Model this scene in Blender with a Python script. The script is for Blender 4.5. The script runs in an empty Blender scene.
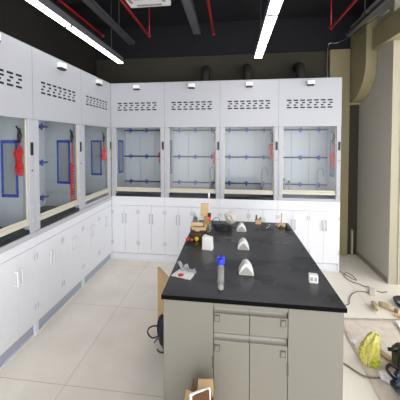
import bpy, bmesh, math, random
from mathutils import Vector, Matrix
random.seed(7)
scene = bpy.context.scene
COL = scene.collection
PI = math.pi

# ------------------------------------------------------------------ materials
def lin(h):
    h = h.lstrip('#')
    o = []
    for i in (0, 2, 4):
        c = int(h[i:i+2], 16) / 255
        o.append(c / 12.92 if c <= .04045 else ((c + .055) / 1.055) ** 2.4)
    return (*o, 1)

def mat(name, col, rough=.5, metal=0., noise=0., scale=8., spec=.5, bump=0., bscale=60., coat=0., stretch=None, col2=None):
    m = bpy.data.materials.new(name); m.use_nodes = True
    nt = m.node_tree; b = nt.nodes['Principled BSDF']
    c = lin(col)
    b.inputs['Base Color'].default_value = c
    b.inputs['Roughness'].default_value = rough
    b.inputs['Metallic'].default_value = metal
    b.inputs['Specular IOR Level'].default_value = spec
    b.inputs['Coat Weight'].default_value = coat
    tc = nt.nodes.new('ShaderNodeTexCoord')
    vec = tc.outputs['Object']
    if stretch:
        mp = nt.nodes.new('ShaderNodeMapping'); mp.inputs['Scale'].default_value = stretch
        nt.links.new(vec, mp.inputs['Vector']); vec = mp.outputs['Vector']
    if noise > 0:
        n = nt.nodes.new('ShaderNodeTexNoise'); n.inputs['Scale'].default_value = scale; n.inputs['Detail'].default_value = 4
        nt.links.new(vec, n.inputs['Vector'])
        r = nt.nodes.new('ShaderNodeValToRGB')
        c2 = lin(col2) if col2 else tuple(max(0, x * (1 - noise)) for x in c[:3]) + (1,)
        r.color_ramp.elements[0].color = c2; r.color_ramp.elements[0].position = .3
        r.color_ramp.elements[1].color = c; r.color_ramp.elements[1].position = .65
        nt.links.new(n.outputs['Fac'], r.inputs['Fac']); nt.links.new(r.outputs['Color'], b.inputs['Base Color'])
    if bump > 0:
        n2 = nt.nodes.new('ShaderNodeTexNoise'); n2.inputs['Scale'].default_value = bscale
        nt.links.new(vec, n2.inputs['Vector'])
        bp = nt.nodes.new('ShaderNodeBump'); bp.inputs['Strength'].default_value = bump; bp.inputs['Distance'].default_value = .01
        nt.links.new(n2.outputs['Fac'], bp.inputs['Height']); nt.links.new(bp.outputs['Normal'], b.inputs['Normal'])
    return m

def glass_mat(name, tint, refl=1.0, rough=.03, body=0., bodycol='#ffffff'):
    m = bpy.data.materials.new(name); m.use_nodes = True
    nt = m.node_tree; nt.nodes.clear()
    out = nt.nodes.new('ShaderNodeOutputMaterial')
    tr = nt.nodes.new('ShaderNodeBsdfTransparent'); tr.inputs['Color'].default_value = lin(tint)
    base = tr.outputs[0]
    if body > 0:
        df = nt.nodes.new('ShaderNodeBsdfDiffuse'); df.inputs['Color'].default_value = lin(bodycol)
        mx = nt.nodes.new('ShaderNodeMixShader'); mx.inputs[0].default_value = body
        nt.links.new(base, mx.inputs[1]); nt.links.new(df.outputs[0], mx.inputs[2]); base = mx.outputs[0]
    gl = nt.nodes.new('ShaderNodeBsdfGlossy'); gl.inputs['Roughness'].default_value = rough
    lw = nt.nodes.new('ShaderNodeLayerWeight'); lw.inputs['Blend'].default_value = .5
    pw = nt.nodes.new('ShaderNodeMath'); pw.operation = 'POWER'; pw.inputs[1].default_value = 5
    nt.links.new(lw.outputs['Facing'], pw.inputs[0])
    mu = nt.nodes.new('ShaderNodeMath'); mu.operation = 'MULTIPLY_ADD'; mu.inputs[1].default_value = .9 * refl; mu.inputs[2].default_value = .035 * refl
    nt.links.new(pw.outputs[0], mu.inputs[0])
    mx2 = nt.nodes.new('ShaderNodeMixShader')
    nt.links.new(mu.outputs[0], mx2.inputs[0]); nt.links.new(base, mx2.inputs[1]); nt.links.new(gl.outputs[0], mx2.inputs[2])
    nt.links.new(mx2.outputs[0], out.inputs[0])
    return m

def emit_mat(name, col, s):
    m = bpy.data.materials.new(name); m.use_nodes = True
    b = m.node_tree.nodes['Principled BSDF']
    b.inputs['Base Color'].default_value = lin('#ffffff')
    b.inputs['Emission Color'].default_value = lin(col); b.inputs['Emission Strength'].default_value = s
    return m

HOODW = mat('white_powder_coat', '#b2b4ba', .36, spec=.5)
HANDG = mat('handle_grey_white', '#c3c5cc', .35)
BOXW = mat('lit_white_plastic', '#eeeff2', .35)
DOORW = mat('white_cabinet_paint', '#e4e6eb', .42)
INSIDE = mat('hood_liner', '#d0d4da', .45)
BLACK = mat('black_plastic', '#121317', .45)
SLOTB = mat('slot_shade_black', '#0b0d18', .9)
TOPB = mat('black_ceramic', '#17171a', .3, noise=.4, scale=20)
LEDGE = mat('grey_ledge_paint', '#b9bbc0', .4)
KICK = mat('kick_board_grey', '#a9aebb', .45)
BEIGE = mat('cream_sash_frame', '#cbc7b6', .4)
BLUE = mat('blue_plastic', '#2450c0', .4)
ROD = mat('grey_rod', '#383b55', .35)
RED = mat('red_coil_plastic', '#ee2a22', .4)
CHROME = mat('brushed_chrome', '#c9cbcf', .25, metal=.9)
GREEN = mat('green_plastic', '#1a9a4a', .4)
GLASS = glass_mat('sash_glass', '#f7f9f9', .9, .04)
PANE = glass_mat('side_window_glass', '#f0f2f4', .6, .05, .5, '#d6dade')
PLATE = mat('pale_socket_plastic', '#c4c6ce', .4)
BENCHW = mat('bench_paint_greige', '#7d7a71', .42)
BENCHD = mat('bench_channel_greige', '#86837a', .3)
EPOXY = bpy.data.materials.new('black_epoxy_worktop')
LOCKM = mat('lock_grey', '#55524a', .4)
LOCKC = mat('lock_core', '#7d7a71', .35)
PODW = mat('socket_pod_white', '#e9e9e4', .4)
PODG = mat('socket_pod_end_grey', '#a8a8a3', .5)
CARD = mat('cardboard', '#c9ac82', .8, noise=.15, scale=14)
CARDD = mat('cardboard_inner_brown', '#68462a', .85, noise=.25, scale=20)
PAPERW = mat('white_paper', '#e8e6e2', .7)
WOOD = mat('pale_wood', '#d3b68a', .6, noise=.2, scale=12, stretch=(1, 8, 8))
DKBROWN = mat('dark_brown_box', '#3d2a20', .6, noise=.3, scale=18)
CABLE = mat('black_cable_rubber', '#1b1b22', .45)
GCABLE = mat('grey_cable_rubber', '#6e685f', .5)
TOOLG = mat('grey_tool_steel', '#a0a6ac', .5)
DARKMETAL = mat('dark_ceiling_steel', '#4c4c50', .5)
CEILM = mat('black_ceiling_paint', '#14151c', .9, noise=.3, scale=3)
REDPIPE = mat('red_pipe_paint', '#b3201f', .4)
OLIVE = mat('olive_wall_paint', '#38352a', .85, noise=.15, scale=2.5)
DUCTD = mat('dark_duct_sheet', '#24221c', .7)
DARKW = mat('dark_wall_paint', '#211f1a', .85, noise=.3, scale=2)
GREYW = mat('grey_panel_wall', '#bab6ab', .6, noise=.05, scale=2)
CREAMW = mat('cream_panel_wall', '#a8a28c', .6, noise=.05, scale=2)
DUCTB = mat('beige_duct_sheet', '#99906f', .5, noise=.1, scale=4)
ACW = mat('ac_white_plastic', '#dcdcd8', .4)
ACG = mat('ac_grille_grey', '#8b8c8c', .5)
LAMPH = mat('lamp_housing', '#55555a', .4)
LAMP = emit_mat('lamp_diffuser', '#fff8ff', 4.5)
SHEET = mat('pinkish_floor_sheet', '#e6dacb', .75, noise=.18, scale=22)

def setup_epoxy():
    m = EPOXY; m.use_nodes = True; nt = m.node_tree; b = nt.nodes['Principled BSDF']
    tc = nt.nodes.new('ShaderNodeTexCoord')
    n = nt.nodes.new('ShaderNodeTexNoise'); n.inputs['Scale'].default_value = 2.6; n.inputs['Detail'].default_value = 7; b.inputs['Specular IOR Level'].default_value = .75
    mp = nt.nodes.new('ShaderNodeMapping'); mp.inputs['Scale'].default_value = (1, 2.4, 1); mp.inputs['Rotation'].default_value = (0, 0, .5)
    nt.links.new(tc.outputs['Object'], mp.inputs['Vector']); nt.links.new(mp.outputs['Vector'], n.inputs['Vector'])
    r = nt.nodes.new('ShaderNodeValToRGB')
    r.color_ramp.elements[0].color = lin('#161617'); r.color_ramp.elements[0].position = .38
    r.color_ramp.elements[1].color = lin('#4b4b4c'); r.color_ramp.elements[1].position = .8
    nt.links.new(n.outputs['Fac'], r.inputs['Fac']); nt.links.new(r.outputs['Color'], b.inputs['Base Color'])
    r2 = nt.nodes.new('ShaderNodeMapRange'); r2.inputs['To Min'].default_value = .2; r2.inputs['To Max'].default_value = .36
    nt.links.new(n.outputs['Fac'], r2.inputs['Value']); nt.links.new(r2.outputs[0], b.inputs['Roughness'])
setup_epoxy()

def floor_mat():
    m = bpy.data.materials.new('porcelain_floor_tiles'); m.use_nodes = True
    nt = m.node_tree; b = nt.nodes['Principled BSDF']
    geo = nt.nodes.new('ShaderNodeNewGeometry')
    sep = nt.nodes.new('ShaderNodeSeparateXYZ'); nt.links.new(geo.outputs['Position'], sep.inputs[0])
    def joint(sock, off, pitch):
        a = nt.nodes.new('ShaderNodeMath'); a.operation = 'SUBTRACT'; a.inputs[1].default_value = off; nt.links.new(sock, a.inputs[0])
        d = nt.nodes.new('ShaderNodeMath'); d.operation = 'DIVIDE'; d.inputs[1].default_value = pitch; nt.links.new(a.outputs[0], d.inputs[0])
        f = nt.nodes.new('ShaderNodeMath'); f.operation = 'FRACT'; nt.links.new(d.outputs[0], f.inputs[0])
        l = nt.nodes.new('ShaderNodeMath'); l.operation = 'LESS_THAN'; l.inputs[1].default_value = .0045; nt.links.new(f.outputs[0], l.inputs[0])
        return l.outputs[0]
    mx = nt.nodes.new('ShaderNodeMath'); mx.operation = 'MAXIMUM'
    nt.links.new(joint(sep.outputs[0], -1.09, .81), mx.inputs[0]); nt.links.new(joint(sep.outputs[1], 1.54, .81), mx.inputs[1])
    n = nt.nodes.new('ShaderNodeTexNoise'); n.inputs['Scale'].default_value = 3; n.inputs['Detail'].default_value = 5
    nt.links.new(geo.outputs['Position'], n.inputs['Vector'])
    r = nt.nodes.new('ShaderNodeValToRGB')
    r.color_ramp.elements[0].color = lin('#e9e2d4'); r.color_ramp.elements[0].position = .3
    r.color_ramp.elements[1].color = lin('#f4efe2'); r.color_ramp.elements[1].position = .7
    nt.links.new(n.outputs['Fac'], r.inputs['Fac'])
    mc = nt.nodes.new('ShaderNodeMix'); mc.data_type = 'RGBA'
    nt.links.new(mx.outputs[0], mc.inputs['Factor']); nt.links.new(r.outputs['Color'], mc.inputs['A']); mc.inputs['B'].default_value = lin('#c9b8a5')
    nt.links.new(mc.outputs['Result'], b.inputs['Base Color'])
    b.inputs['Roughness'].default_value = .32
    return m
FLOORM = floor_mat()

# ------------------------------------------------------------------ mesh helper
class MB:
    def __init__(s, off=(0, 0, 0)):
        s.v = []; s.f = []; s.o = Vector(off); s.mi = []; s.cur = 0
    def add(s, vs, fs):
        b = len(s.v); s.v += [tuple(Vector(v) + s.o) for v in vs]
        for f in fs: s.f.append(tuple(b + i for i in f)); s.mi.append(s.cur)
        return s
    def box(s, x0, x1, y0, y1, z0, z1, M=None):
        vs = [Vector((x, y, z)) for x in (x0, x1) for y in (y0, y1) for z in (z0, z1)]
        if M: vs = [M @ v for v in vs]
        return s.add(vs, [(0, 1, 3, 2), (4, 6, 7, 5), (0, 4, 5, 1), (2, 3, 7, 6), (0, 2, 6, 4), (1, 5, 7, 3)])
    def tube(s, pts, r, n=8, closed=False, caps=True):
        pts = [Vector(p) for p in pts]; N = len(pts)
        rs = r if isinstance(r, (list, tuple)) else [r] * N
        prev = None; vs = []
        for i, p in enumerate(pts):
            a = pts[(i - 1) % N] if (closed or i > 0) else p
            b = pts[(i + 1) % N] if (closed or i < N - 1) else p
            t = (b - a).normalized()
            if prev is None:
                up = Vector((0, 0, 1)) if abs(t.z) < .9 else Vector((1, 0, 0))
                nrm = t.cross(up).normalized()
            else:
                nrm = (prev - t * prev.dot(t))
                nrm = nrm.normalized() if nrm.length > 1e-6 else t.orthogonal().normalized()
            prev = nrm; bn = t.cross(nrm)
            for k in range(n):
                an = 2 * PI * k / n
                vs.append(p + (nrm * math.cos(an) + bn * math.sin(an)) * rs[i])
        fs = []
        for i in range(N if closed else N - 1):
            j = (i + 1) % N
            for k in range(n):
                l = (k + 1) % n
                fs.append((i * n + k, i * n + l, j * n + l, j * n + k))
        if caps and not closed:
            fs.append(tuple(range(n))[::-1]); fs.append(tuple((N - 1) * n + k for k in range(n)))
        return s.add(vs, fs)
    def lathe(s, prof, c=(0, 0, 0), n=20):
        c = Vector(c); vs = []; fs = []
        for (r, z) in prof:
            for k in range(n):
                a = 2 * PI * k / n; vs.append(c + Vector((r * math.cos(a), r * math.sin(a), z)))
        for i in range(len(prof) - 1):
            for k in range(n):
                l = (k + 1) % n; fs.append((i * n + k, i * n + l, (i + 1) * n + l, (i + 1) * n + k))
        fs.append(tuple(range(n))[::-1]); fs.append(tuple((len(prof) - 1) * n + k for k in range(n)))
        return s.add(vs, fs)
    def prism(s, poly, a0, a1, axis='x', M=None):
        n = len(poly)
        def P(u, w, a): return Vector((a, u, w)) if axis == 'x' else (Vector((u, a, w)) if axis == 'y' else Vector((u, w, a)))
        vs = [P(u, w, a0) for u, w in poly] + [P(u, w, a1) for u, w in poly]
        if M: vs = [M @ v for v in vs]
        fs = [tuple(range(n)), tuple(range(2 * n - 1, n - 1, -1))] + [(i, n + i, n + (i + 1) % n, (i + 1) % n) for i in range(n)]
        return s.add(vs, fs)
    def sphere(s, c, r, n=14, m=9, sc=(1, 1, 1)):
        c = Vector(c); vs = [c + Vector((0, 0, -r * sc[2]))]; fs = []
        for i in range(1, m):
            t = PI * i / m
            for k in range(n):
                a = 2 * PI * k / n
                vs.append(c + Vector((r * sc[0] * math.sin(t) * math.cos(a), r * sc[1] * math.sin(t) * math.sin(a), -r * sc[2] * math.cos(t))))
        vs.append(c + Vector((0, 0, r * sc[2]))); L = len(vs) - 1
        for k in range(n):
            l = (k + 1) % n
            fs.append((0, 1 + l, 1 + k)); fs.append((L, L - n + k, L - n + l))
            for i in range(m - 2):
                fs.append((1 + i * n + k, 1 + i * n + l, 1 + (i + 1) * n + l, 1 + (i + 1) * n + k))
        return s.add(vs, fs)
    def build(s, name, m, parent=None, bevel=0., smooth=False, seg=2):
        me = bpy.data.meshes.new(name); me.from_pydata(s.v, [], s.f)
        ms = m if isinstance(m, (list, tuple)) else [m]
        for x in ms: me.materials.append(x)
        for p, i in zip(me.polygons, s.mi): p.material_index = i
        bm = bmesh.new(); bm.from_mesh(me); bmesh.ops.recalc_face_normals(bm, faces=bm.faces); bm.to_mesh(me); bm.free()
        if smooth: me.shade_smooth()
        o = bpy.data.objects.new(name, me); COL.objects.link(o)
        if parent: o.parent = parent
        if bevel:
            md = o.modifiers.new('bevel', 'BEVEL'); md.width = bevel; md.segments = seg; md.limit_method = 'ANGLE'
            me.shade_smooth()
            try: md.harden_normals = True
            except Exception: pass
        return o

def tag(o, label, cat, group=None):
    o['label'] = label; o['category'] = cat
    if group: o['group'] = group
    return o
def thing(name, label, cat, loc=(0, 0, 0), rz=0., group=None):
    o = bpy.data.objects.new(name, None); COL.objects.link(o); o.empty_display_size = .05
    o.location = loc; o.rotation_euler = (0, 0, rz)
    return tag(o, label, cat, group)
def struct(o): o['kind'] = 'structure'; return o

# ------------------------------------------------------------------ camera (principal point above the picture's middle: lens shift)
F, CY, YAW, PITCH, ROLL, H = 257.678, 148.143, -.1202, .0294, -.0002, 1.62
cd = bpy.data.cameras.new('camera'); cam = bpy.data.objects.new('camera', cd); COL.objects.link(cam)
cd.sensor_width = 36; cd.lens = F / 400 * 36; cd.shift_y = (CY - 200) / 400; cd.clip_start = .02
fw = Vector((math.sin(YAW) * math.cos(PITCH), math.cos(YAW) * math.cos(PITCH), -math.sin(PITCH)))
rt = Vector((math.cos(YAW), -math.sin(YAW), 0)); up = rt.cross(fw)
cam.matrix_world = Matrix(((rt.x, up.x, -fw.x, 0), (rt.y, up.y, -fw.y, 0), (rt.z, up.z, -fw.z, H), (0, 0, 0, 1)))
scene.camera = cam

# ------------------------------------------------------------------ the room
D, LX, R = 3.322, -1.613, 1.331
YB, XL = 3.85, -2.10
Y0, XR, ZC = -2.2, 3.2, 3.35
struct(MB().box(XL - .1, XR + .1, Y0, YB + .1, -.1, 0).build('floor', FLOORM))
struct(MB().box(XL - .1, XR + .1, Y0, YB + .1, ZC, ZC + .1).build('ceiling', CEILM))
struct(MB().box(XL - .1, XR + .1, YB, YB + .1, 0, 2.88).build('wall_back', OLIVE))
struct(MB().box(XL - .1, XR + .1, YB - .02, YB + .1, 2.88, ZC).build('trim_1', CEILM))
struct(MB().box(XL - .1, XL, Y0, YB, 0, ZC).build('wall_left', DARKW))
# block of panelled wall to the right of the hoods; its near face looks at the camera
b = MB(); b.box(1.77, XR, 3.1, YB, 0, ZC)
wr = struct(b.build('wall_right', [GREYW, CREAMW]))
for p in wr.data.polygons:
    if p.normal.y < -.5: p.material_index = 1
b = MB()
for x in (1.86, 2.35): b.box(x, x + .006, 3.090, 3.0995, 0, 3.0)
struct(b.build('trim_2', GREYW))
struct(MB().box(1.36, 1.625, YB - .05, YB, 0, 2.88).build('trim_3', mat('olive_pilaster', '#8d8465', .8)))
struct(MB().box(1.685, 1.705, YB - .04, YB, 0, .36).build('trim_4', mat('beige_post', '#b5ab8e', .7)))
struct(MB().box(1.765, 1.77, 3.1, YB - .01, 0, .06).build('baseboard_right', mat('grey_skirting', '#8e8b80', .6)))

# beige air duct: a run along the wall and an elbow bending down and into the back wall
duct = thing('air_duct', 'beige rectangular air duct with a curved elbow high on the right wall', 'duct', (1.70, 3.6, 2.1))
O = (-1.70, -3.6, -2.1)
arc = []
for i in range(15):
    t = i / 14 * PI / 2
    arc.append((3.845 - .44 * math.cos(t), 2.60 - .46 * math.sin(t)))
poly = [(3.845, 3.2), (3.405, 3.2)] + arc
MB(O).prism(poly, 1.635, 1.765, 'x').build('elbow', DUCTB, duct)
MB(O).box(1.625, 1.768, 3.80, 3.845, 2.115, 2.14).build('flange', DUCTB, duct, .003)
MB(O).box(1.70, 2.0, .8, 3.09, 2.72, 2.98).build('duct_run', DUCTB, duct, .004)
MB(O).box(1.70, 1.766, 3.09, 3.40, 2.72, 2.98).build('duct_run', DUCTB, duct, .004)
# ------------------------------------------------------------------ overhead things
def tubeobj(name, pts, r, m, label, cat, group=None, n=8, parent=None):
    o = MB().tube(pts, r, n).build(name, m, parent, smooth=True)
    if label: tag(o, label, cat, group)
    return o
def smooth_path(pts, k=6):
    P = [Vector(p) for p in pts]; out = []
    for i in range(len(P) - 1):
        p0 = P[max(i - 1, 0)]; p1 = P[i]; p2 = P[i + 1]; p3 = P[min(i + 2, len(P) - 1)]
        for j in range(k):
            t = j / k
            out.append(.5 * ((2 * p1) + (-p0 + p2) * t + (2 * p0 - 5 * p1 + 4 * p2 - p3) * t * t + (-p0 + 3 * p1 - 3 * p2 + p3) * t ** 3))
    out.append(P[-1]); return out

for (x, y1, lab, m) in ((-1.56, 3.02, 'dim red sprinkler pipe above the left linear lamp', 0), (-1.0, 3.1, 'red sprinkler pipe passing the left edge of the ceiling air conditioner', 1),
                     (-.215, 3.13, 'red sprinkler pipe right of the ceiling air conditioner', 0), (1.124, 3.13, 'red sprinkler pipe with upright drop at right near the beige duct', 1)):
    t = thing('sprinkler_pipe', lab, 'pipe', (x, y1, 2.9), 0, 'red sprinkler pipes under the ceiling')
    MB().tube([(0, -4.2, 0), (0, 0, 0)], .013, 10).build('pipe_run', REDPIPE, t, smooth=True)
    MB().sphere((0, 0, 0), .018).build('elbow', REDPIPE, t, smooth=True)
    if m: MB().tube([(0, 0, 0), (0, 0, ZC - 2.9)], .006, 8).build('riser', REDPIPE, t, smooth=True)
    MB().tube([(0, -1.4, 0), (0, -1.4, ZC - 2.9)], .004, 6).build('hanger', DARKMETAL, t)
for (x0, x1, y1, z, lab) in ((-1.36, -1.28, 3.35, 2.9, 'grey cable tray beam above the left linear lamp'), (-.46, -.365, 3.12, 2.9, 'grey cable tray beam right of the ceiling air conditioner'),
                        (.42, .50, 3.2, 2.95, 'dim grey cable tray beam beside the right linear lamp'), (1.41, 1.475, 3.45, 2.92, 'grey cable tray beam running beside the beige duct')):
    t = thing('cable_tray', lab, 'beam', ((x0 + x1) / 2, y1, z), 0, 'grey cable trays under the ceiling')
    w = (x1 - x0) / 2
    MB().box(-w, w, -4.4, 0, 0, .006).box(-w, -w + .004, -4.4, 0, 0, .035).box(w - .004, w, -4.4, 0, 0, .035).build('channel', DARKMETAL, t)
    for yy in (-.4, -1.8): MB().tube([(0, yy, 0), (0, yy, ZC - z)], .005, 6).build('hanger', DARKMETAL, t)
for y in (2.0, 2.35, 2.62, 2.9):
    tag(MB().box(XL, XR, y, y + .05, ZC - .09, ZC).build('ceiling_purlin', CEILM), 'black steel purlin crossing the dark ceiling', 'beam', 'black purlins under the ceiling')

# linear lamps: joined segments, running on behind the camera as the room's rows do
SEGY = [3.15, 2.70, 2.09, 1.49, .89, .29, -.31, -.91, -1.5]
for (xc, hw, lab) in ((-1.392, .031, 'left suspended linear lamp above the left row of hoods'), (.315, .041, 'suspended linear lamp in the middle of the ceiling above the island')):
    t = thing('linear_lamp', lab, 'lamp', (xc, 3.15, 2.6), 0, 'suspended linear lamps')
    MB().box(-hw - .004, hw + .004, SEGY[-1] - 3.15, 0, .006, .07).build('housing', LAMPH, t)
    for i in range(len(SEGY) - 1):
        MB().box(-hw, hw, SEGY[i + 1] - 3.15 + .014, SEGY[i] - 3.15 - (.014 if i else .0), -.004, .006).build('diffuser', LAMP, t)
    for sy in SEGY[1:-1]: MB().box(-hw, hw, sy - 3.15 - .010, sy - 3.15 + .010, -.007, .0055).build('joint_cover', LAMPH, t)
    for yy in (-.25, -1.9, -3.6):
        MB().tube([(0, yy, .07), (0, yy, ZC - 2.6)], .003, 6).build('suspension_wire', DARKMETAL, t)
# a third row over the aisle right of the island, nearer than the picture's edge
t = thing('linear_lamp', 'suspended linear lamp of the next row over the right aisle', 'lamp', (1.25, 1.2, 2.6), 0, 'suspended linear lamps')
MB().box(-.045, .045, -2.7, 0, .006, .07).build('housing', LAMPH, t)
for i in range(4): MB().box(-.041, .041, -.67 * (i + 1) + .004, -.67 * i - .004, -.004, .006).build('diffuser', LAMP, t)
for yy in (-.25, -2.4): MB().tube([(0, yy, .07), (0, yy, ZC - 2.6)], .003, 6).build('suspension_wire', DARKMETAL, t)

# cassette air conditioner
ac = thing('ceiling_air_conditioner', 'white ceiling cassette air conditioner at the top edge of the photo', 'air conditioner', (-.77, 2.2, 2.9))
MB().box(-.2, .2, -.25, .24, 0, .05).box(-.17, .17, -.2, .2, .05, .3).build('casing', ACW, ac, .01)
b = MB()
for i in range(9): b.box(-.11, .11, -.16 + i * .03, -.145 + i * .03, -.006, .0)
b.build('grille', ACG, ac)
for s in (-1, 1):
    MB().box(s * .155 - .015, s * .155 + .015, -.15, .15, -.004, 0).build('air_vane', ACG, ac)
    MB().box(-.12, .12, s * .195 - .012, s * .195 + .012, -.004, 0).build('air_vane', ACG, ac)

# conduit bending from the hood top to the duct
tag(MB().tube(smooth_path([(1.325, 3.79, 2.39), (1.325, 3.8, 2.72), (1.33, 3.8, 2.93), (1.36, 3.79, 2.965), (1.47, 3.78, 2.97), (1.58, 3.45, 2.985), (1.59, 3.2, 2.99), (1.66, 3.0, 3.0)], 5), .006, 8)
    .build('conduit_pipe', CHROME, smooth=True), 'thin pale conduit bending up from the right hood beside the duct', 'pipe')
# dark exhaust ducts behind the hood tops
for (x, lab) in ((-.36, 'dark round exhaust duct rising behind second hood on back wall'), (.22, 'dark round exhaust duct below the end of the middle lamp'), (.92, 'dark round exhaust duct rising behind rightmost hood')):
    t = thing('exhaust_duct', lab, 'duct', (x, 3.62, 2.39), 0, 'dark exhaust ducts above the back hoods')
    MB().tube(smooth_path([(0, 0, 0), (0, 0, .12), (0, .03, .2), (0, .1, .25), (0, .2, .26)], 5), .06, 16).build('pipe', DUCTD, t, smooth=True)
    MB().lathe([(.075, .0), (.075, .02)], n=18).build('collar', DUCTD, t)

# ------------------------------------------------------------------ fume hoods
Z0 = .865
HT = 2.389
DEP = .455
def make_hood(loc, rz, w, label, worktop=TOPB, stretch=False, gap=.0, knobs=1, tap=True, coil_z=(1.47, 1.29), openw=(.055, None), show_left=True):
    t = thing('fume_hood', label, 'fume hood', (*loc, Z0), rz, 'white fume hoods along the walls')
    o = (0, 0, -Z0)
    e = .001
    u0 = openw[0]; u1 = w - .053
    # header with real slots
    cu = w / 2; span = w - .18
    xs = []; slots = []
    for c in range(7):
        c0 = cu - span / 2 + span * c / 7
        lw = span / 7
        slots += [(c0 + .08 * lw, c0 + .78 * lw, 2.110, 2.126), (c0 + .36 * lw, c0 + .80 * lw, 2.080, 2.095), (c0 + .10 * lw, c0 + .50 * lw, 2.052, 2.067), (c0 + .08 * lw, c0 + .78 * lw, 2.021, 2.037)]
    xs = sorted({e, w - e} | {s[0] for s in slots} | {s[1] for s in slots})
    zs = sorted({1.80, HT} | {s[2] for s in slots} | {s[3] for s in slots})
    b = MB(o)
    for i in range(len(xs) - 1):
        for j in range(len(zs) - 1):
            mx, mz = (xs[i] + xs[i + 1]) / 2, (zs[j] + zs[j + 1]) / 2
            if any(s[0] < mx < s[1] and s[2] < mz < s[3] for s in slots): continue
            b.add([(xs[i], 0, zs[j]), (xs[i + 1], 0, zs[j]), (xs[i + 1], 0, zs[j + 1]), (xs[i], 0, zs[j + 1])], [(0, 1, 2, 3)])
    b.box(e, w - e, .0, .03, 1.795, 1.80); b.box(e, w - e, 0, .03, HT - .004, HT)
    b.build('header_panel', HOODW, t)
    MB(o).box(e, w - e, .012, .03, 1.801, HT - .005).build('slot_shade_plate', SLOTB, t)  # added black backing plate, stands in for the shade inside the slots
    MB(o).box(e, w - e, .03, DEP, HT - .02, HT).build('top_panel', HOODW, t)
    # side panels with a blue-framed window
    for s, (a, c) in (('L', (e, .022)), ('R', (w - .022, w - e))):
        p = MB(o).box(a, c, .0 + .03, DEP, .90, HT - .021).build('side_panel', INSIDE, t)
        x = c if s == 'L' else a
        sg = 1 if s == 'L' else -1
        f = MB(o)
        y0, y1, z0, z1 = (.17, .33, 1.15, 1.625) if s == 'L' else (.122, .275, 1.15, 1.625)
        k = .02
        X0, X1 = sorted((x, x + sg * .008))
        ring_o = [(y0, z0), (y1, z0), (y1, z1), (y0, z1)]
        f.box(X0, X1, y0, y1, z0, z0 + k * 1.4).box(X0, X1, y0, y1, z1 - k * 1.4, z1).box(X0, X1, y0, y0 + k, z0, z1).box(X0, X1, y1 - k, y1, z0, z1)
        g = f.build('window_gasket', BLUE, p, .003)
        g['label'] = 'blue window gasket'
        X0, X1 = sorted((x, x + sg * .003))
        MB(o).box(X0, X1, y0 + k, y1 - k, z0 + k, z1 - k).build('window_pane', PANE, p)
    b = MB(o)
    for i in range(3):
        a = .022 + (w - .044) * i / 3
        b.box(a + .003, a + (w - .044) / 3 - .003, .415, .425, .93, 1.95)
    b.box(.022, w - .022, .43, DEP, .90, HT - .021)
    b.build('back_panel', INSIDE, t)
    MB(o).box(.022, w - .022, .06, .43, 1.93, 1.94).build('liner_ceiling', INSIDE, t)
    for z in (1.768, 1.385, 1.01):
        r = MB(o).tube([(.025, .385, z), (w - .025, .385, z)], .0095, 8).build('rod', ROD, t, smooth=True)
        for u in (.12, .36, .60):
            u = u * w / .733
            c = MB(o).box(u - .016, u + .016, .368, .415, z - .02, z + .02)
            c.tube([(u, .372, z - .034), (u, .372, z + .034)], .009, 8)
            c.build('clamp', BLUE, r, .003)['label'] = 'blue rod clamp'
    # posts
    for s, (a, c) in (('L', (e, u0)), ('R', (u1, w - e))):
        p = MB(o).box(a, c, .0, .06, Z0, 1.7945).build('post', HOODW, t, .004)
        if s == 'R':
            MB(o).box(c - .034, c - .008, -.006, 0, 1.50, 1.605).build('control_panel', BLACK, p, .002)
            MB(o).tube([(c - .021, -.006, 1.375), (c - .021, 0, 1.375)], .006, 12).build('button', BLACK, p)
        for z in (1.08, .965):
            m0 = (a + c) / 2
            q = MB(o).box(m0 - .02, m0 + .02, -.004, 0, z - .035, z + .035).build('power_socket', HOODW, p, .002)
            MB(o).box(m0 - .011, m0 + .011, -.006, -.004, z - .012, z - .004).box(m0 - .011, m0 + .011, -.006, -.004, z + .004, z + .010).build('socket_hole', PLATE, q)
    # sash
    z0s = .932 + gap
    sf = MB(o).box(u0 + .001, u1 - .001, .012, .032, z0s, z0s + .035).box(u0 + .001, u1 - .001, .018, .030, z0s + .035, z0s + .056)
    sf.box(u0 + .001, u0 + .010, .016, .03, z0s + .056, 1.792).box(u1 - .010, u1 - .001, .016, .03, z0s + .056, 1.792)
    sash = sf.build('sash', BEIGE, t, .002)
    MB(o).box(u0 + .010, u1 - .010, .022, .026, z0s + .056, 1.79).build('sash_glass', GLASS, sash)
    # worktop
    MB(o).box(e, w - e, .004, .43, Z0, .899).build('worktop', worktop, t, .003)
    # service box on the header
    q = MB(o).box(cu - .042, cu + .042, -.045, 0, 2.305, 2.352).build('damper_box', BOXW, t, .004)  # whiter than the header: the light falling on it is in the colour
    MB(o).box(cu - .038, cu + .038, -.044, 0, 2.288, 2.3045).build('damper_slot', BLACK, q)
    # spray gun and coiled hose on the right wall
    ux = w - .06; vy = .075
    g = MB(o)
    g.tube([(ux, vy, 1.72), (ux, vy, 1.66), (ux - .005, vy, 1.6)], [.009, .014, .011], 10)
    g.box(ux - .006, ux + .04, vy - .01, vy + .01, 1.645, 1.675)
    g.tube([(ux, vy, 1.7), (ux - .03, vy, 1.735)], .007, 8)
    g.build('spray_gun', BLACK, t, smooth=True)
    zt, zb = coil_z
    pts = []
    turns = 11 if not stretch else 14
    pts += [(ux, vy, 1.6), (ux, vy, (1.6 + zt) / 2)]
    for i in range(turns * 10 + 1):
        a = 2 * PI * i / 10
        rr = (.022 + .007 * math.sin(i * .09 + w * 9)) if not stretch else .016
        pts.append((ux - .006 + .006 * math.sin(i * .05 + w * 30) + rr * math.cos(a), vy + rr * math.sin(a), zt - (zt - zb) * i / (turns * 10)))
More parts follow.
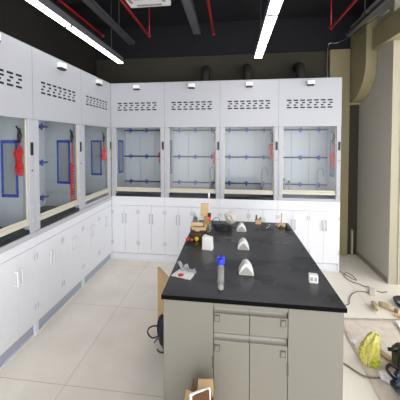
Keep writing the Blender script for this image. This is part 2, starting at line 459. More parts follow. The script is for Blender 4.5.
    MB(o).tube(pts, .0075 if not stretch else .0065, 6).build('coil_hose', RED, t, smooth=True)['label'] = 'red coiled hose'
    if tap:
        k = w - .16
        pth = [(k, .36, .90), (k, .36, 1.15), (k, .36, 1.18)]
        for i in range(9):
            a = PI * i / 8; pth.append((k + .035 - .035 * math.cos(a), .33, 1.2 + .045 * math.sin(a)))
        pth.append((k + .07, .33, 1.13))
        tp = MB(o).tube(pth, .0055, 8).build('gooseneck_tap', TOOLG, t, smooth=True)
    for i in range(knobs):
        k = .085 + i * .062
        kb = MB(o).tube([(k, .36, .899), (k, .36, 1.03 + .03 * (i % 2))], .006, 8).build('valve', TOOLG, t, smooth=True)
        MB(o).lathe([(.012, 0), (.015, .006), (.015, .03), (.010, .036)], (k, .36, 1.03 + .03 * (i % 2)), 12).build('valve_knob', GREEN, kb, smooth=True)['label'] = 'green valve knob'
    return t

def make_base(loc, rz, w, label, left=False):
    t = thing('base_cabinet', label, 'cabinet', (*loc, 0), rz, 'white base cabinets under the hoods')
    e = .001
    b = MB().box(e, w - e, .022, DEP - .02, .085, Z0)
    b.build('carcass', DOORW, t)
    MB().box(e, w - e, .0, .0215, .746, .82 if left else Z0).build('top_rail', DOORW, t, .002)
    if left: MB().box(e, w - e, -.006, .0215, .8205, Z0 - .0005).build('ledge', LEDGE, t, .003)
    MB().box(e, w - e, .012 if not left else .02, .03, .012, .084).build('kick_board', KICK if left else DOORW, t)
    MB().box(e, w - e, .0, .03, 0, .0115).build('floor_strip', DOORW, t)
    for a in (e, w - .018): MB().box(a, a + .017, -.002, .02, .0, .0965).build('foot', DOORW, t, .002)
    dw = w / 4
    for i in range(4):
        a, c = i * dw + .0008, (i + 1) * dw - .0008
        d = MB().box(a, c, .0, .021, .098, .7435).build('door', DOORW, t, .0015)
        hx = c - .020 if i % 2 == 0 else a + .020
        h = MB()
        h.tube([(hx, 0, .517), (hx, -.022, .517)], .0055, 8).tube([(hx, 0, .625), (hx, -.022, .625)], .0055, 8)
        h.box(hx - .0055, hx + .0055, -.028, -.018, .505, .637)
        h.build('handle', DOORW if left else HANDG, d, .003)
        gx = a + .014 if i % 2 == 0 else c - .014
        for z in (.235, .655):
            MB().box(gx - .007, gx + .007, -.004, 0, z - .024, z + .024).build('hinge', PLATE, d, .002)
    return t

BW = [(-1.613, -.873), (-.873, -.142), (-.142, .588), (.588, 1.331)]
bl = ['white fume hood in the room corner, leftmost on the back wall, black worktop',
      'white fume hood on the back wall, second from the corner, behind the wooden tool box',
      'white fume hood on the back wall, third from the corner, below the middle lamp',
      'white fume hood at the right end of the back wall, pale worktop and green knobs']
cl = ['white base cabinet under the back wall hood nearest the corner',
      'white base cabinet under the second hood from the corner, left of the wooden box',
      'white base cabinet behind the island, under the third back wall hood',
      'white base cabinet at the right end of the back wall beside the floor cable']
for i, (a, c) in enumerate(BW):
    make_hood((a, D), 0, c - a, bl[i], worktop=TOPB if i < 3 else HOODW, gap=0. if i < 3 else .012, knobs=3 if i == 3 else 0, tap=i > 0,
              coil_z=((1.46, 1.29), (1.46, 1.30), (1.58, 1.38), (1.47, 1.29))[i], openw=(.055, None))
    make_base((a, D), 0, c - a, cl[i])
LW = [(1.20, 1.94), (1.94, 2.628), (2.628, 3.32)]
ll = ['white fume hood on the left wall nearest the camera, cut off by the photo edge',
      'white fume hood in the middle of the left wall with a long stretched red hose',
      'white fume hood on the left wall next to the room corner, pale worktop']
lc = ['white base cabinet on the left wall nearest the camera, cut off by the photo edge',
      'white base cabinet in the middle of the left wall', 'white base cabinet on the left wall next to the room corner']
for i, (a, c) in enumerate(LW):
    make_hood((LX, a), PI / 2, c - a, ll[i], worktop=TOPB if i < 2 else HOODW, stretch=(i == 1), knobs=1 if i < 2 else 0, tap=False,
              coil_z=((1.55, 1.34), (1.38, .95), (1.50, 1.36))[i], openw=(.062, None))
    make_base((LX, a), PI / 2, c - a, lc[i], left=True)

# ------------------------------------------------------------------ island
ZI = .86
xl, xr, yf, yb = -.3405, .5262, 1.216, 2.434
_wt = MB().box(xl, xr, yf, yb, .837, ZI).build('island_worktop', [EPOXY, mat('black_shaded_edge', '#060607', .5, spec=.06)], None, .003)
for p in _wt.data.polygons: p.material_index = 0 if abs(p.normal.z) > .5 else 1  # slab edges blacker than the top, shade put into their colour
tag(_wt, 'black epoxy worktop covering the island bench', 'worktop')
isl = thing('island_bench', 'grey-beige island bench cabinet with two drawers and two doors under a black top', 'cabinet', (.09, 1.8, 0))
O = (-.09, -1.8, 0)
bx0, bx1, by0, by1 = -.334, .5205, 1.236, 2.414
cx0, cx1, cm = -.083, .2705, .0915
MB(O).box(bx0 + .02, bx1 - .02, by0 + .06, by1 - .03, .1, .836).build('carcass', BENCHW, isl)
MB(O).box(bx0, cx0 - .001, by0, by0 + .02, .1, .8365).build('end_panel', BENCHW, isl, .002)
MB(O).box(cx1 + .001, bx1, by0, by0 + .02, .1, .8365).build('end_panel', BENCHW, isl, .002)
MB(O).box(bx0, bx0 + .019, by0 + .021, by1, .1, .8365).build('side_panel', BENCHW, isl, .002)
MB(O).box(bx1 - .019, bx1, by0 + .021, by1, .1, .8365).build('side_panel', BENCHW, isl, .002)
MB(O).box(bx0 + .03, bx1 - .03, by0 + .05, by1 - .05, 0, .0995).build('plinth', KICK, isl)
MB(O).box(cx0, cx1, by0 + .002, by0 + .02, .804, .8365).build('top_rail', BENCHW, isl, .002)
def channel(x0, x1, z0, z1):
    # rounded finger pull: front lip at z0, scooped back, meeting the panel above
    prof = [(by0 + .002, z1)]
    b = MB(O); n = 8; pts = []
    for i in range(n + 1):
        a = PI * i / n
        pts.append((by0 + .004 + .018 * math.sin(a), (z0 + z1) / 2 + (z1 - z0) / 2 * math.cos(a)))
    for i in range(n):
        b.add([(x0, *pts[i]), (x1, *pts[i]), (x1, *pts[i + 1]), (x0, *pts[i + 1])], [(0, 1, 2, 3)])
    return b
for (a, c, lx) in ((cx0 + .001, cm - .001, cx0 + .018), (cm + .001, cx1 - .001, cx1 - .022)):
    d = MB(O).box(a, c, by0, by0 + .02, .679, .776).build('drawer', BENCHW, isl, .003)
    channel(a, c, .776, .803).build('finger_pull', BENCHD, d, smooth=True)
    def lock(par, lz):
        k = MB(O).box(lx - .0135, lx + .0135, by0 - .003, by0, lz - .0165, lz + .0165).build('lock_plate', LOCKM, par)
        MB(O).box(lx - .0095, lx + .0095, by0 - .005, by0 - .003, lz - .012, lz + .012).build('lock_core', LOCKC, k, .001)
    lock(d, .753)
    d = MB(O).box(a, c, by0, by0 + .02, .11, .642).build('door', BENCHW, isl, .003)
    channel(a, c, .642, .676).build('finger_pull', BENCHD, d, smooth=True)
    lock(d, .604)
    hx = cx0 - .001 if lx < .09 else cx1 + .001
    MB(O).box(hx - .003, hx + .003, by0 - .004, by0 + .0, .50, .56).build('hinge', LOCKM, d)
for x in (bx0 + .04, bx1 - .04):
    for y in (by0 + .04, by1 - .06): MB(O).lathe([(.02, 0), (.02, .01), (.01, .012), (.01, .1)], (x, y, 0), 12).build('foot', BLACK, isl)

# three gable-shaped socket pods down the middle
def pod_mesh(w=.084, h=.066, l=.066):
    prof = [(-w / 2, 0), (w / 2, 0), (w * .485, h * .2), (w * .40, h * .48), (w * .27, h * .78), (w * .14, h * .95), (0, h), (-w * .14, h * .95), (-w * .27, h * .78), (-w * .40, h * .48), (-w * .485, h * .2)]
    return prof
for (x, y, sc, lab) in ((.088, 1.45, 1., 'white gable-shaped desk socket nearest the camera on the black worktop'), (.0875, 1.79, .97, 'white gable-shaped desk socket in the middle of the row of three'),
                    (.088, 2.15, .95, 'white gable-shaped desk socket farthest back, beside the black cables')):
    t = thing('desk_socket', lab, 'socket', (x, y, ZI), 0, 'white gable-shaped desk sockets on the island')
    prof = [(u * sc, v * sc) for u, v in pod_mesh()]
    MB().prism(prof, 0, .066, 'y').build('shell', PODW, t, .004, seg=3)
    ins = [(-.036 * sc, .005), (.036 * sc, .005), (.030 * sc, .020), (.006 * sc, .047 * sc), (-.006 * sc, .047 * sc), (-.030 * sc, .020)]
    MB().prism(ins, -.0015, .0, 'y').build('end_cap', PODG, t)
    for s in (-1, 1):
        q = MB()
        q.box(-.003, .001, .018, .048, .012, .036, Matrix.Translation((s * .034 * sc, 0, 0)) @ Matrix.Rotation(-s * .42, 4, 'Y'))
        q.build('outlet', PODG, t)
# pod off its place, standing turned
t = thing('loose_desk_socket', 'loose white desk socket lying on its side in front of the brown box', 'socket', (-.157, 1.765, ZI), -.15)
M_ = Matrix.Identity(4)
MB().prism([(-.042, 0), (.034, 0), (.028, .085), (-.030, .097), (-.040, .09)], -.012, .035, 'y').build('shell', PODW, t, .005, seg=3)
MB().prism([(-.030, .012), (.024, .012), (.02, .075), (-.026, .082)], -.0135, -.012, 'y').build('cover_plate', PODW, t)

# small two-hole outlet
t = thing('outlet_module', 'small glossy white outlet module with two holes at the right of the worktop', 'socket', (.438, 1.41, ZI), -.12)
MB().box(-.023, .023, 0, .03, 0, .045).build('body', PODW, t, .004)
for s in (-1, 1): MB().box(s * .010 - .006, s * .010 + .006, -.001, 0, .014, .033).build('hole', PODG, t)

# clear tube with blue cap
t = thing('sample_tube', 'clear plastic tube with bright blue cap standing on the worktop', 'tube', (-.0495, 1.295, ZI))
CLEAR = glass_mat('clear_plastic', '#e6e8e6', .6, .15, .32, '#b2b4b2')
MB().lathe([(.006, 0), (.0155, .004), (.0165, .02), (.0165, .135)], n=20).build('tube_body', CLEAR, t, smooth=True)
MB().lathe([(.012, .003), (.0135, .006), (.0135, .022)], n=16).build('residue', mat('cream_residue', '#d9d3c4', .7), t, smooth=True)
MB().lathe([(.0185, .135), (.0195, .138), (.0195, .158), (.018, .162), (.010, .165)], n=20).build('cap', mat('bright_blue_cap', '#1233c9', .35), t, smooth=True)
MB().box(-.019, -.008, -.006, .006, .16, .177).box(.006, .019, -.006, .006, .16, .174).build('cap_clip', mat('bright_blue_clip', '#1a3fd6', .35), t, .002)
MB().lathe([(.013, .128), (.0135, .1335)], n=16).build('collar', CHROME, t)

# plastic bag with red print
t = thing('plastic_bag', 'clear plastic parts bag with red print at the left edge of the worktop', 'bag', (-.265, 1.41, ZI), 0)
b = MB(); pts = [(-.066, -.018), (.048, -.050), (.066, .02), (-.03, .065)]
N = 9; vs = []; fs = []
def bil(u, v):
    a = Vector((*pts[0], 0)); q = Vector((*pts[1], 0)); c = Vector((*pts[2], 0)); d = Vector((*pts[3], 0))
    return a * (1 - u) * (1 - v) + q * u * (1 - v) + c * u * v + d * (1 - u) * v
for j in range(N):
    for i in range(N):
        p = bil(i / (N - 1), j / (N - 1)); p.z = .004 + .004 * random.random(); vs.append(p)
for j in range(N - 1):
    for i in range(N - 1): fs.append((j * N + i, j * N + i + 1, (j + 1) * N + i + 1, (j + 1) * N + i))
BAGP = glass_mat('thin_plastic_film', '#eeeeee', 1., .15, .35, '#d0d4da')
o = b.add(vs, fs).build('paper_insert', PAPERW, t); md = o.modifiers.new('thick', 'SOLIDIFY'); md.thickness = .002
vs = []; fs = []
for j in range(6):
    for i in range(12):
        u = i / 11; v = j / 5
        a = Vector((-.045, .062, 0)).lerp(Vector((.068, .012, 0)), u)
        hgt = (.052 - .016 * u + .010 * math.sin(u * 14)) * v
        vs.append(a + Vector((.006 * random.random() + .004 * math.sin(u * 25), .008 * math.sin(u * 19 + v * 4) - .02 * v, .006 + hgt)))
for j in range(5):
    for i in range(11): fs.append((j * 12 + i, j * 12 + i + 1, (j + 1) * 12 + i + 1, (j + 1) * 12 + i))
o = MB().add(vs, fs).build('film_flap', BAGP, t, smooth=True); md = o.modifiers.new('thick', 'SOLIDIFY'); md.thickness = .001
MB().lathe([(.017, .0085), (.017, .0095)], (-.012, -.014, 0), 14).build('red_print', mat('red_ink', '#d44a3c', .6), t)['label'] = 'red printed spot'

# brown box with wooden clamps, tools and an upright card
t = thing('brown_carton', 'dark brown carton at the back left of the island', 'box', (-.245, 1.99, ZI), 0)
MB().box(-.058, .056, -.055, .06, 0, .075).build('carton_body', DKBROWN, t, .003)
MB().box(-.03, .03, -.056, -.055, .03, .05).build('carton_label', CARDD, t)
t = thing('wooden_rack', 'pale wooden rack lying on top of the dark brown carton', 'rack', (-.248, 1.985, ZI + .0755), 0)
MB().box(-.062, .060, -.055, -.03, 0, .020).build('front_rail', WOOD, t, .002)
MB().box(-.062, .034, -.02, .0, .020, .048).build('rear_rail', WOOD, t, .002)
MB().box(-.02, .012, -.068, -.055, -.004, .016).build('catch', WOOD, t, .002)
MB().box(-.062, -.045, -.055, .05, .0, .0195).build('side_rail', WOOD, t, .002)
MB().box(.040, .058, -.03, .05, .0, .0195).build('side_rail', WOOD, t, .002)
for (dx, hz, tl, rr, lab) in ((-.056, .095, .20, .009, 'short grey pencil-like tool leaning at the left in the wooden rack'), (-.028, .130, -.10, .014, 'tall grey blade tool standing in the wooden rack'), (-.004, .105, -.25, .013, 'grey blade tool leaning right in the wooden rack')):
    tt = thing('hand_tool', lab, 'tool', (-.248 + dx, 1.995, ZI + .0755), 0, 'grey tools in the wooden rack')
    Mr = Matrix.Rotation(tl, 4, 'Y')
    MB().prism([(-rr, 0), (rr, 0), (rr * 1.1, hz * .5), (rr * .2, hz), (-rr * .9, hz * .7)], -.003, .003, 'y', Matrix.Translation((0, .012, .0)) @ Mr).build('blade', TOOLG, tt)
    MB().box(-rr * .8, rr * .8, -.005, .005, 0.0, .03, Matrix.Translation((0, .012, 0)) @ Mr).build('handle', DARKMETAL, tt, .001)
t = thing('tan_card', 'tan upright cardboard piece standing behind the wooden rack', 'card', (-.215, 2.10, ZI), .05)
MB().box(-.033, .034, 0, .012, .135, .24).build('upper_panel', CARD, t, .001)
MB().box(-.006, .034, -.006, .020, 0, .134).build('lower_panel', mat('darker_tan_card', '#a98850', .8), t, .001)  # lower panel in a darker tan

# bottle with red trigger and long white stick
t = thing('squeeze_bottle', 'clear bottle with red collar and dark green cap beside the brown carton', 'bottle', (-.178, 2.11, ZI), 0)
MB().lathe([(.017, 0), (.019, .004), (.019, .075), (.011, .092)], n=18).build('bottle_body', CLEAR, t, smooth=True)
MB().lathe([(.013, .092), (.014, .094), (.014, .128), (.011, .132)], n=16).build('collar', RED, t, smooth=True)
MB().lathe([(.016, .132), (.016, .158), (.010, .162)], n=16).build('cap', mat('dark_green_cap', '#12352a', .5), t, smooth=True)
t = thing('white_stick', 'thin white stick with white tip rising behind the clear bottle', 'stick', (-.185, 2.16, ZI), 0)
MB().tube([(0, 0, 0), (0, 0, .285)], .0055, 10).build('shaft', mat('pinkish_white_shaft', '#d8cccc', .4), t, smooth=True)
MB().lathe([(.007, .285), (.008, .29), (.008, .315), (.004, .322)], n=12).build('tip', PAPERW, t, smooth=True)

# cable tangle on the worktop
def scribble(rx, ry, n, seed, zmax):
    rnd = random.Random(seed); pts = []
    for i in range(n):
        a = rnd.uniform(0, 2 * PI); k = rnd.uniform(.35, 1) 
        pts.append((rx * k * math.cos(a), ry * k * math.sin(a), .006 + rnd.uniform(0, zmax)))
    return smooth_path(pts, 8)
def tangle(cx, cy, z0, rx, ry, turns, rz, seed, zamp=.02):
    rnd = random.Random(seed); pts = []
    for i in range(turns * 14):
        a = 2 * PI * i / 14
        k = .55 + .45 * math.sin(i * .37 + seed) * math.cos(i * .11)
        x = cx + rx * k * math.cos(a) + .012 * math.sin(i * .9); y = cy + ry * k * math.sin(a + .2)
        pts.append((x, y, z0 + .006 + zamp * (1 + math.sin(i * .53 + seed)) * .5))
    return smooth_path(pts, 3)
t = thing('cable_heap', 'tangled heap of black cables at the back of the worktop', 'cables', (-.045, 2.2, ZI))
for i, (dx, dy, rx, ry) in enumerate(((-.04, 0, .085, .05), (.015, .0, .085, .05), (-.02, -.03, .10, .035), (.03, -.01, .05, .04))):
    MB().tube([(x + dx - .008, y + dy, z) for x, y, z in scribble(rx * .85, ry, 22, i + 3, .03)], .0036, 6).build('cable', CABLE, t, smooth=True)
MB().tube(smooth_path([(-.12, .0, .01), (-.115, .03, .06), (-.085, .04, .085), (-.055, .04, .07), (-.045, .03, .01)], 6), .003, 6).build('wire_loop', CABLE, t, smooth=True)
MB().tube([(x - .015, y - .02, z) for x, y, z in scribble(.085, .07, 16, 19, .03)], .0035, 6).build('cable', mat('brown_cable', '#4a342c', .5), t, smooth=True)

def crumple(name, mm, parent, c, r, sc, seed, amp=.3, n=3):
    bm = bmesh.new(); bmesh.ops.create_icosphere(bm, subdivisions=n, radius=1)
    rnd = random.Random(seed)
    dirs = [(Vector((rnd.uniform(-1, 1), rnd.uniform(-1, 1), rnd.uniform(-1, 1))).normalized(), rnd.uniform(2, 7), rnd.uniform(0, 6)) for _ in range(9)]
    for v in bm.verts:
        d = v.co.copy(); k = 1.
        for q, fr, ph in dirs: k += amp / 4 * abs(math.sin(d.dot(q) * fr + ph)) - amp / 9
        v.co = Vector((d.x * sc[0], d.y * sc[1], d.z * sc[2])) * r * k
    zmin = min(v.co.z for v in bm.verts)
    for v in bm.verts: v.co += Vector(c) - Vector((0, 0, zmin))
    me = bpy.data.meshes.new(name); bm.to_mesh(me); bm.free(); me.materials.append(mm)
    o = bpy.data.objects.new(name, me); COL.objects.link(o)
    if parent: o.parent = parent
    return o
WPLAS = glass_mat('crumpled_white_plastic', '#f2f0ea', 1., .2, .62, '#e6e2d6')
o = crumple('crumpled_wrapper', WPLAS, None, (0, 0, 0), .033, (1.1, .8, 1.25), 11, .9); o.location = (.0, 2.33, ZI)
tag(o, 'crumpled translucent white plastic wrapper behind the black cable heap', 'wrapper')

# small coloured balls and a black plug
for (x, y, r, m, lab) in ((-.325, 1.905, .0145, mat('red_knob', '#c8321d', .35), 'small red ball at the left edge of the worktop'),
                      (-.292, 1.905, .0105, mat('orange_knob', '#d9713f', .4), 'tiny orange ball between the red and the yellow ball'),
                      (-.258, 1.915, .0165, mat('yellow_knob', '#d9c220', .4), 'small yellow ball in front of the dark brown carton')):
    o = MB().sphere((0, 0, 0), r, 16, 10, (1, 1, .95)).lathe([(r * .4, -r * .99), (r * .4, -r * .8)], n=10).build('ball', m, smooth=True)
    o.location = (x, y, ZI + r * .995); tag(o, lab, 'ball', 'small coloured balls on the worktop')
o = MB().tube([(-.012, 0, .007), (.010, .004, .007)], .007, 10).box(.008, .018, -.003, .006, .002, .012).build('black_plug', BLACK); o.location = (-.308, 1.883, ZI)
tag(o, 'tiny black plug lying beside the red ball', 'plug')

# wooden bits at the far end
t = thing('small_open_carton', 'small open tan carton at the far edge of the worktop', 'box', (.247, 2.385, ZI), .1)
MB().box(-.025, .025, -.018, .018, 0, .04).build('carton_body', CARD, t, .001)
MB().box(-.025, -.012, -.018, -.014, .0405, .085).build('flap', CARDD, t)
MB().box(.004, .016, -.016, -.012, .0, .03, Matrix.Translation((0, 0, .0405)) @ Matrix.Rotation(.5, 4, 'Y')).build('flap', DKBROWN, t)
t = thing('wooden_stand', 'splayed pale wooden stand with an upright stick at the far right of the worktop', 'stand', (.435, 2.325, ZI), .2)
for i, a in enumerate((.2, 1.5, 2.7, 3.9, 5.2)):
    ca, sa = math.cos(a), math.sin(a)
    MB().tube([(0, 0, .026), (.045 * ca, .04 * sa, .008)], [.012, .008], 6).build('leg', WOOD, t)
MB().tube([(.012, .01, .02), (.016, .012, .115)], .006, 6).build('stick', WOOD, t)
MB().sphere((0, 0, .024), .018, 10, 6, (1, 1, .7)).build('hub', WOOD, t)
t = thing('black_clamp', 'small black clamp beside the pale wooden stand', 'clamp', (.482, 2.262, ZI), .5)
MB().box(-.018, .018, -.014, .014, 0, .022).build('body', BLACK, t, .005)
MB().tube([(0, 0, .015), (.01, .03, .035)], .006, 8).build('lever', BLACK, t)
for i, (x, y) in enumerate(((.345, 2.36), (.365, 2.31), (.33, 2.30), (.372, 2.37), (.31, 2.27), (.39, 2.28))):
    o = MB().lathe([(.006, 0), (.006, .004)], n=6).build('metal_nut', CHROME if i % 2 else PAPERW); o.location = (x, y, ZI)
    tag(o, 'tiny loose metal nut between the small carton and the wooden stand', 'nut', 'loose nuts on the worktop')

# ------------------------------------------------------------------ left of the island: board and cable coil
t = thing('cardboard_panel', 'tan cardboard panel leaning against the left side of the island', 'cardboard', (-.655, 2.25, 0), 0)
Mq = Matrix.Rotation(math.atan2(-.30, .26), 4, 'Z')
MB().prism([(0, 0), (.35, 0), (.35, .46), (.02, .475), (0, .47)], -.006, .006, 'y', Mq).build('sheet', CARD, t)
t = thing('cable_coil', 'coil of black cable on the floor at the left of the island', 'cable', (-.51, 1.92, 0), 0)
pts = []
for i in range(18 * 20):
    a = 2 * PI * i / 20; k = i / 360
    rr = (.105 + .018 * math.sin(i * .31)) * (1 - .45 * (2 * k - 1) ** 2)
    pts.append((.035 * math.sin(i * .17) + .07 * (k - .5), .5 * rr * math.cos(a) * .6 + .02 * (k - .5), .125 + rr * 1.15 * math.sin(a)))
zmin = min(p[2] for p in pts); pts = [(x, y, z - zmin + .006) for x, y, z in pts]
RZ = Matrix.Rotation(-.85, 4, 'Z'); pts = [RZ @ Vector(q) for q in pts]
MB().tube(pts, .0065, 6).build('cable_loops', CABLE, t, smooth=True)
MB().tube(smooth_path([(-.02, 0, .16), (-.07, -.02, .185), (-.115, -.03, .17), (-.125, -.03, .13), (-.09, -.03, .095), (-.04, -.02, .11), (-.02, 0, .13)], 6), .0055, 6).build('loose_loop', CABLE, t, smooth=True)
MB().tube(smooth_path([(-.03, -.01, .09), (-.06, -.02, .075), (-.075, -.03, .055)], 5), .006, 6).build('cable_end', mat('grey_cable_end', '#55576a', .5), t, smooth=True)
MB().tube(smooth_path([(-.05, -.04, .02), (-.03, -.05, .007), (.01, -.05, .007), (.06, -.03, .01)], 5), .005, 6).build('cable_end', CABLE, t, smooth=True)

# open carton in front of the island
t = thing('open_carton', 'open cardboard carton with torn flaps in front of the island', 'box', (-.140, 1.07, 0), 0)
hw, hd, hz = .066, .10, .43
MB().box(-hw, hw, -hd, -hd + .003, 0, hz).box(-hw, hw, hd - .003, hd, 0, hz).box(-hw, -hw + .003, -hd + .003, hd - .003, 0, hz).box(hw - .003, hw, -hd + .003, hd - .003, 0, hz).box(-hw + .003, hw - .003, -hd + .003, hd - .003, 0, .004).build('carton_wall', CARD, t)
MB().prism([(-.014, 0), (hw - .002, 0), (hw - .006, .070), (-.010, .064)], 0, .004, 'y', Matrix.Translation((.0, hd - .003, hz + .0005)) @ Matrix.Rotation(-.12, 4, 'X')).build('back_flap', CARD, t)
MB().box(-.002, .050, -.09, .085, 0, .004, Matrix.Translation((-hw + .003, 0, hz + .024)) @ Matrix.Rotation(.30, 4, 'Y')).build('side_flap', CARD, t)
Mt = Matrix.Translation((.004, -.02, hz + .105)) @ Matrix.Rotation(.25, 4, 'X')
MB().prism([(-.03, -.12), (.052, -.12), (.050, .058), (.044, .062), (.022, .044), (-.006, .026), (-.024, .008)], -.004, 0, 'y', Mt).build('torn_flap', CARDD, t)['label'] = 'torn brown corrugated flap'
MB().prism([(-.037, -.12), (-.03, -.12), (-.0235, .0085), (-.006, .0265), (.022, .045), (.044, .063), (.050, .058), (.052, -.12), (.056, -.12), (.055, .064), (.044, .067), (.018, .051), (-.010, .033), (-.034, .016)], -.0045, .0005, 'y', Matrix.Translation((0, .0, .0)) @ Mt).build('flap_liner', PAPERW, t)['label'] = 'white torn paper edge'
MB().prism([(-.016, 0), (.012, 0), (.004, .062), (-.003, .066)], -.003, 0, 'y', Matrix.Translation((-.030, .085, hz + .01)) @ Matrix.Rotation(-.2, 4, 'X')).build('inner_flap', CARDD, t)['label'] = 'dark brown torn inner flap'

# ------------------------------------------------------------------ right floor
vs = []; fs = []; nx, ny = 24, 28
for j in range(ny):
    for i in range(nx):
        u, v = i / (nx - 1), j / (ny - 1)
        x = (.90 + .06 * v) * (1 - u) + 2.1 * u; y = (1.15) * (1 - v) + (2.44 + .10 * u) * v
        vs.append((x, y, .0015 + .003 * random.random()))
for j in range(ny - 1):
    for i in range(nx - 1): fs.append((j * nx + i, j * nx + i + 1, (j + 1) * nx + i + 1, (j + 1) * nx + i))
o = MB().add(vs, fs).build('floor_sheet', SHEET, smooth=True); md = o.modifiers.new('thick', 'SOLIDIFY'); md.thickness = .001
tag(o, 'large pinkish beige protective sheet spread on the floor right of the island', 'sheet')

def bag_mesh(n, m, prof, lean, pleat, seed, sq=1.):
    rnd = random.Random(seed); ph = [rnd.uniform(0, 6.28) for _ in range(6)]; vs = []; fs = []
    for i in range(m):
        t = i / (m - 1); r, z = prof(t)
        for k in range(n):
            a = 2 * PI * k / n
            rr = r * (1 + pleat * math.sin(7 * a + ph[0] + 2 * t) + pleat * .7 * math.sin(11 * a + ph[1] - 3 * t) + .06 * math.sin(3 * a + ph[2] + 5 * t) + .08 * math.sin(9 * t + 2 * a))
            rr *= 1 + rnd.uniform(-.09, .09)
            vs.append((lean[0] * t * t + rr * math.cos(a), lean[1] * t * t + rr * sq * math.sin(a), z + (.012 * math.sin(5 * a + ph[3]) if t > .8 else 0)))
    for i in range(m - 1):
        for k in range(n):
            l = (k + 1) % n; fs.append((i * n + k, i * n + l, (i + 1) * n + l, (i + 1) * n + k))
    fs.append(tuple(range(n))[::-1]); fs.append(tuple((m - 1) * n + k for k in range(n)))
    return MB().add(vs, fs)
YBAG = mat('yellow_green_film', '#bdbb14', .35, noise=.5, scale=14, col2='#ddd39a', stretch=(3, 3, .5), bump=1., bscale=30)
t = thing('yellow_bag', 'crumpled yellow-green plastic bag standing on the beige floor sheet', 'bag', (.992, 1.955, .005), 0)
bag_mesh(72, 26, lambda q: (.018 + .044 * math.sin(PI * min(1, q * .80 + .14)) ** 1.1, .205 * q), (.055, .02), .12, 3, .75).build('bag_body', YBAG, t)
crumple('bag_base', mat('lime_green_bag_base', '#b4bd2c', .3), t, (.03, -.02, .0), .030, (1., .8, .7), 5, .8)

t = thing('wood_strip', 'flat tan wooden strip on the floor sheet behind the green tool bag', 'wood', (1.13, 2.07, .006), 0)
MB().box(-.11, .12, -.022, .022, 0, .014, Matrix.Rotation(-1.05, 4, 'Z')).build('plank', mat('tan_plank', '#b79f78', .7, noise=.2, scale=10), t, .002)
t = thing('tool_bag', 'dark green tool bag with a black grip at the right photo edge', 'bag', (1.225, 1.92, .006), -.2)
MB().prism([(-.07, 0), (.12, 0), (.12, .13), (.08, .16), (-.04, .16), (-.075, .12)], -.06, .06, 'y').build('bag_body', mat('green_canvas', '#3f4a33', .8, noise=.3, scale=30), t, .012, seg=3)
MB().tube([(-.115, -.01, .135), (-.055, -.005, .14)], [.012, .015], 10).build('grip', BLACK, t, smooth=True)
MB().box(-.06, .1, -.064, -.06, .10, .118).build('strap', BLACK, t, .001)
MB().tube(smooth_path([(-.06, -.065, .03), (-.07, -.066, .10), (-.05, -.05, .17), (.0, -.03, .175)], 4), .009, 8).build('handle_loop', BLACK, t, smooth=True)
t = thing('dark_bag', 'dark blue-black plastic bag at the bottom right corner of the photo', 'bag', (1.105, 1.67, .006), 0)
BB = mat('blue_black_film', '#15191f', .3, noise=.5, scale=14, col2='#2c3947')
crumple('bag_body', BB, t, (.04, 0, 0), .088, (1., .9, .72), 21, .9, 4)
crumple('bag_fold', mat('slate_blue_film', '#41566e', .25), t, (-.045, .0, .02), .05, (.6, .6, 1.3), 8, .8)['label'] = 'lighter slate blue fold'
MB().tube(smooth_path([(-.05, .07, .08), (-.09, .10, .12), (-.06, .12, .14), (-.01, .10, .12)], 5), .009, 6).build('bag_handle', BLACK, t, smooth=True)
MB().tube(smooth_path([(-.07, .0, .06), (-.11, .02, .10), (-.08, .04, .11)], 5), .009, 6).build('bag_handle', BLACK, t, smooth=True)
o = crumple('plastic_scrap', mat('white_film_scrap', '#dfe0e2', .3), None, (0, 0, 0), .03, (1.2, .9, .5), 31, .9); o.location = (1.055, 1.83, .005)
tag(o, 'scrap of white plastic film beside the dark bag', 'scrap')
o = crumple('paper_scrap', PAPERW, None, (0, 0, 0), .014, (1.2, .9, .5), 33, .9); o.location = (.975, 2.15, .005)
tag(o, 'small white paper scrap left of the yellow bag', 'scrap')

TAN = mat('tan_crumpled_packet', '#c6b492', .7, noise=.3, scale=25)
o = crumple('paper_packet', TAN, None, (0, 0, 0), .045, (.42, 1.15, .5), 41, .7); o.location = (1.375, 2.615, .0); o.rotation_euler = (0, 0, -.15)
tag(o, 'small tan and grey packet on the floor nearer the island', 'packet')
t = thing('cork_handle', 'tan elongated wooden handle on the floor near the right photo edge', 'tool', (1.5, 2.63, 0), -.75)
MB().tube([(-.075, 0, .022), (-.03, 0, .026), (.03, 0, .024), (.055, 0, .02)], [.018, .026, .024, .016], 10).build('grip', TAN, t, smooth=True)
MB().tube([(.055, 0, .02), (.08, 0, .02)], [.018, .02], 10).build('ferrule', mat('brown_ferrule', '#8a6340', .6), t, smooth=True)
t = thing('black_tray', 'black-rimmed tray with grey inside at the right photo edge', 'tray', (1.70, 2.70, 0), 0)
MB().lathe([(.075, 0), (.10, .045), (.092, .048), (.070, .008)], n=26).build('rim', BLACK, t, smooth=True)
MB().lathe([(.068, .009), (.068, .011)], n=22).build('tray_base', mat('grey_tray_inside', '#9a9c9e', .5), t)
o = MB().box(-.07, .08, -.018, .018, 0, .016).build('wood_offcut', WOOD, None, .002); o.location = (1.56, 2.50, .006); o.rotation_euler = (0, 0, -.6)
tag(o, 'pale wooden offcut between the tray and the white foam piece', 'wood')
o = MB().prism([(-.05, -.10), (.03, -.14), (.16, -.06), (.12, .12), (-.03, .09)], 0, .02, 'z').build('foam_piece', PAPERW, None, .004); o.location = (1.475, 2.34, .006)
tag(o, 'flat white foam piece on the floor sheet at the right photo edge', 'foam')

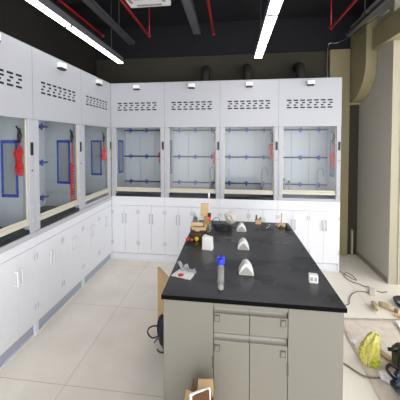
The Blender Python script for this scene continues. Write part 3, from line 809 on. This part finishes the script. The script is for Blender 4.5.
# power strip and cables by the right wall
t = thing('power_strip', 'cream power strip on the floor below the right wall', 'power strip', (1.50, 2.90, 0), 1.1)
MB().box(-.075, .075, -.026, .026, 0, .022).build('body', mat('cream_plastic', '#d3cdb8', .5), t, .004)
for i in range(3): MB().lathe([(.016, .022), (.016, .0235)], (-.045 + .045 * i, 0, 0), 14).build('outlet', PLATE, t)
def floor_cable(name, pts, r, m, lab):
    o = MB().tube(smooth_path([(x, y, r + z) for x, y, z in pts], 6), r, 7).build(name, m, smooth=True); return tag(o, lab, 'cable', 'grey cables on the right floor')
floor_cable('floor_cable', [(1.335, 3.34, 0), (1.385, 3.22, .0), (1.44, 3.13, .0), (1.45, 3.23, .0), (1.40, 3.29, .004), (1.345, 3.22, .0), (1.37, 3.10, .0), (1.43, 3.05, .004), (1.475, 3.01, 0), (1.51, 2.985, .01)], .004, GCABLE, 'looped thin grey cable beside the rightmost base cabinet')
floor_cable('floor_cable', [(1.47, 2.86, .01), (1.42, 2.90, 0), (1.34, 2.89, 0), (1.26, 2.83, 0), (1.20, 2.74, 0), (1.16, 2.66, 0), (1.05, 2.60, 0)], .0045, GCABLE, 'thin grey cable curving from the power strip towards the island')
floor_cable('floor_cable', [(.70, 2.02, 0), (.822, 1.926, 0), (.875, 1.87, 0), (.925, 1.835, .003), (1.0, 1.835, .006), (1.08, 1.85, .006), (1.15, 1.80, .01), (1.21, 1.76, .01)], .0055, GCABLE, 'thick grey cable running from the island across the beige sheet')
floor_cable('floor_cable', [(1.56, 2.93, 0), (1.60, 2.91, 0), (1.66, 2.93, 0)], .004, CABLE, 'short dark cable end right of the power strip')

# ------------------------------------------------------------------ light and colour
w = bpy.data.worlds.new('world'); scene.world = w; w.use_nodes = True
bg = w.node_tree.nodes['Background']; bg.inputs[0].default_value = (.99, .99, 1, 1); bg.inputs[1].default_value = 2.1
vs_ = scene.view_settings
vs_.view_transform = 'Standard'; vs_.look = 'None'; vs_.exposure = .75; vs_.gamma = 1.; vs_.use_curve_mapping = False
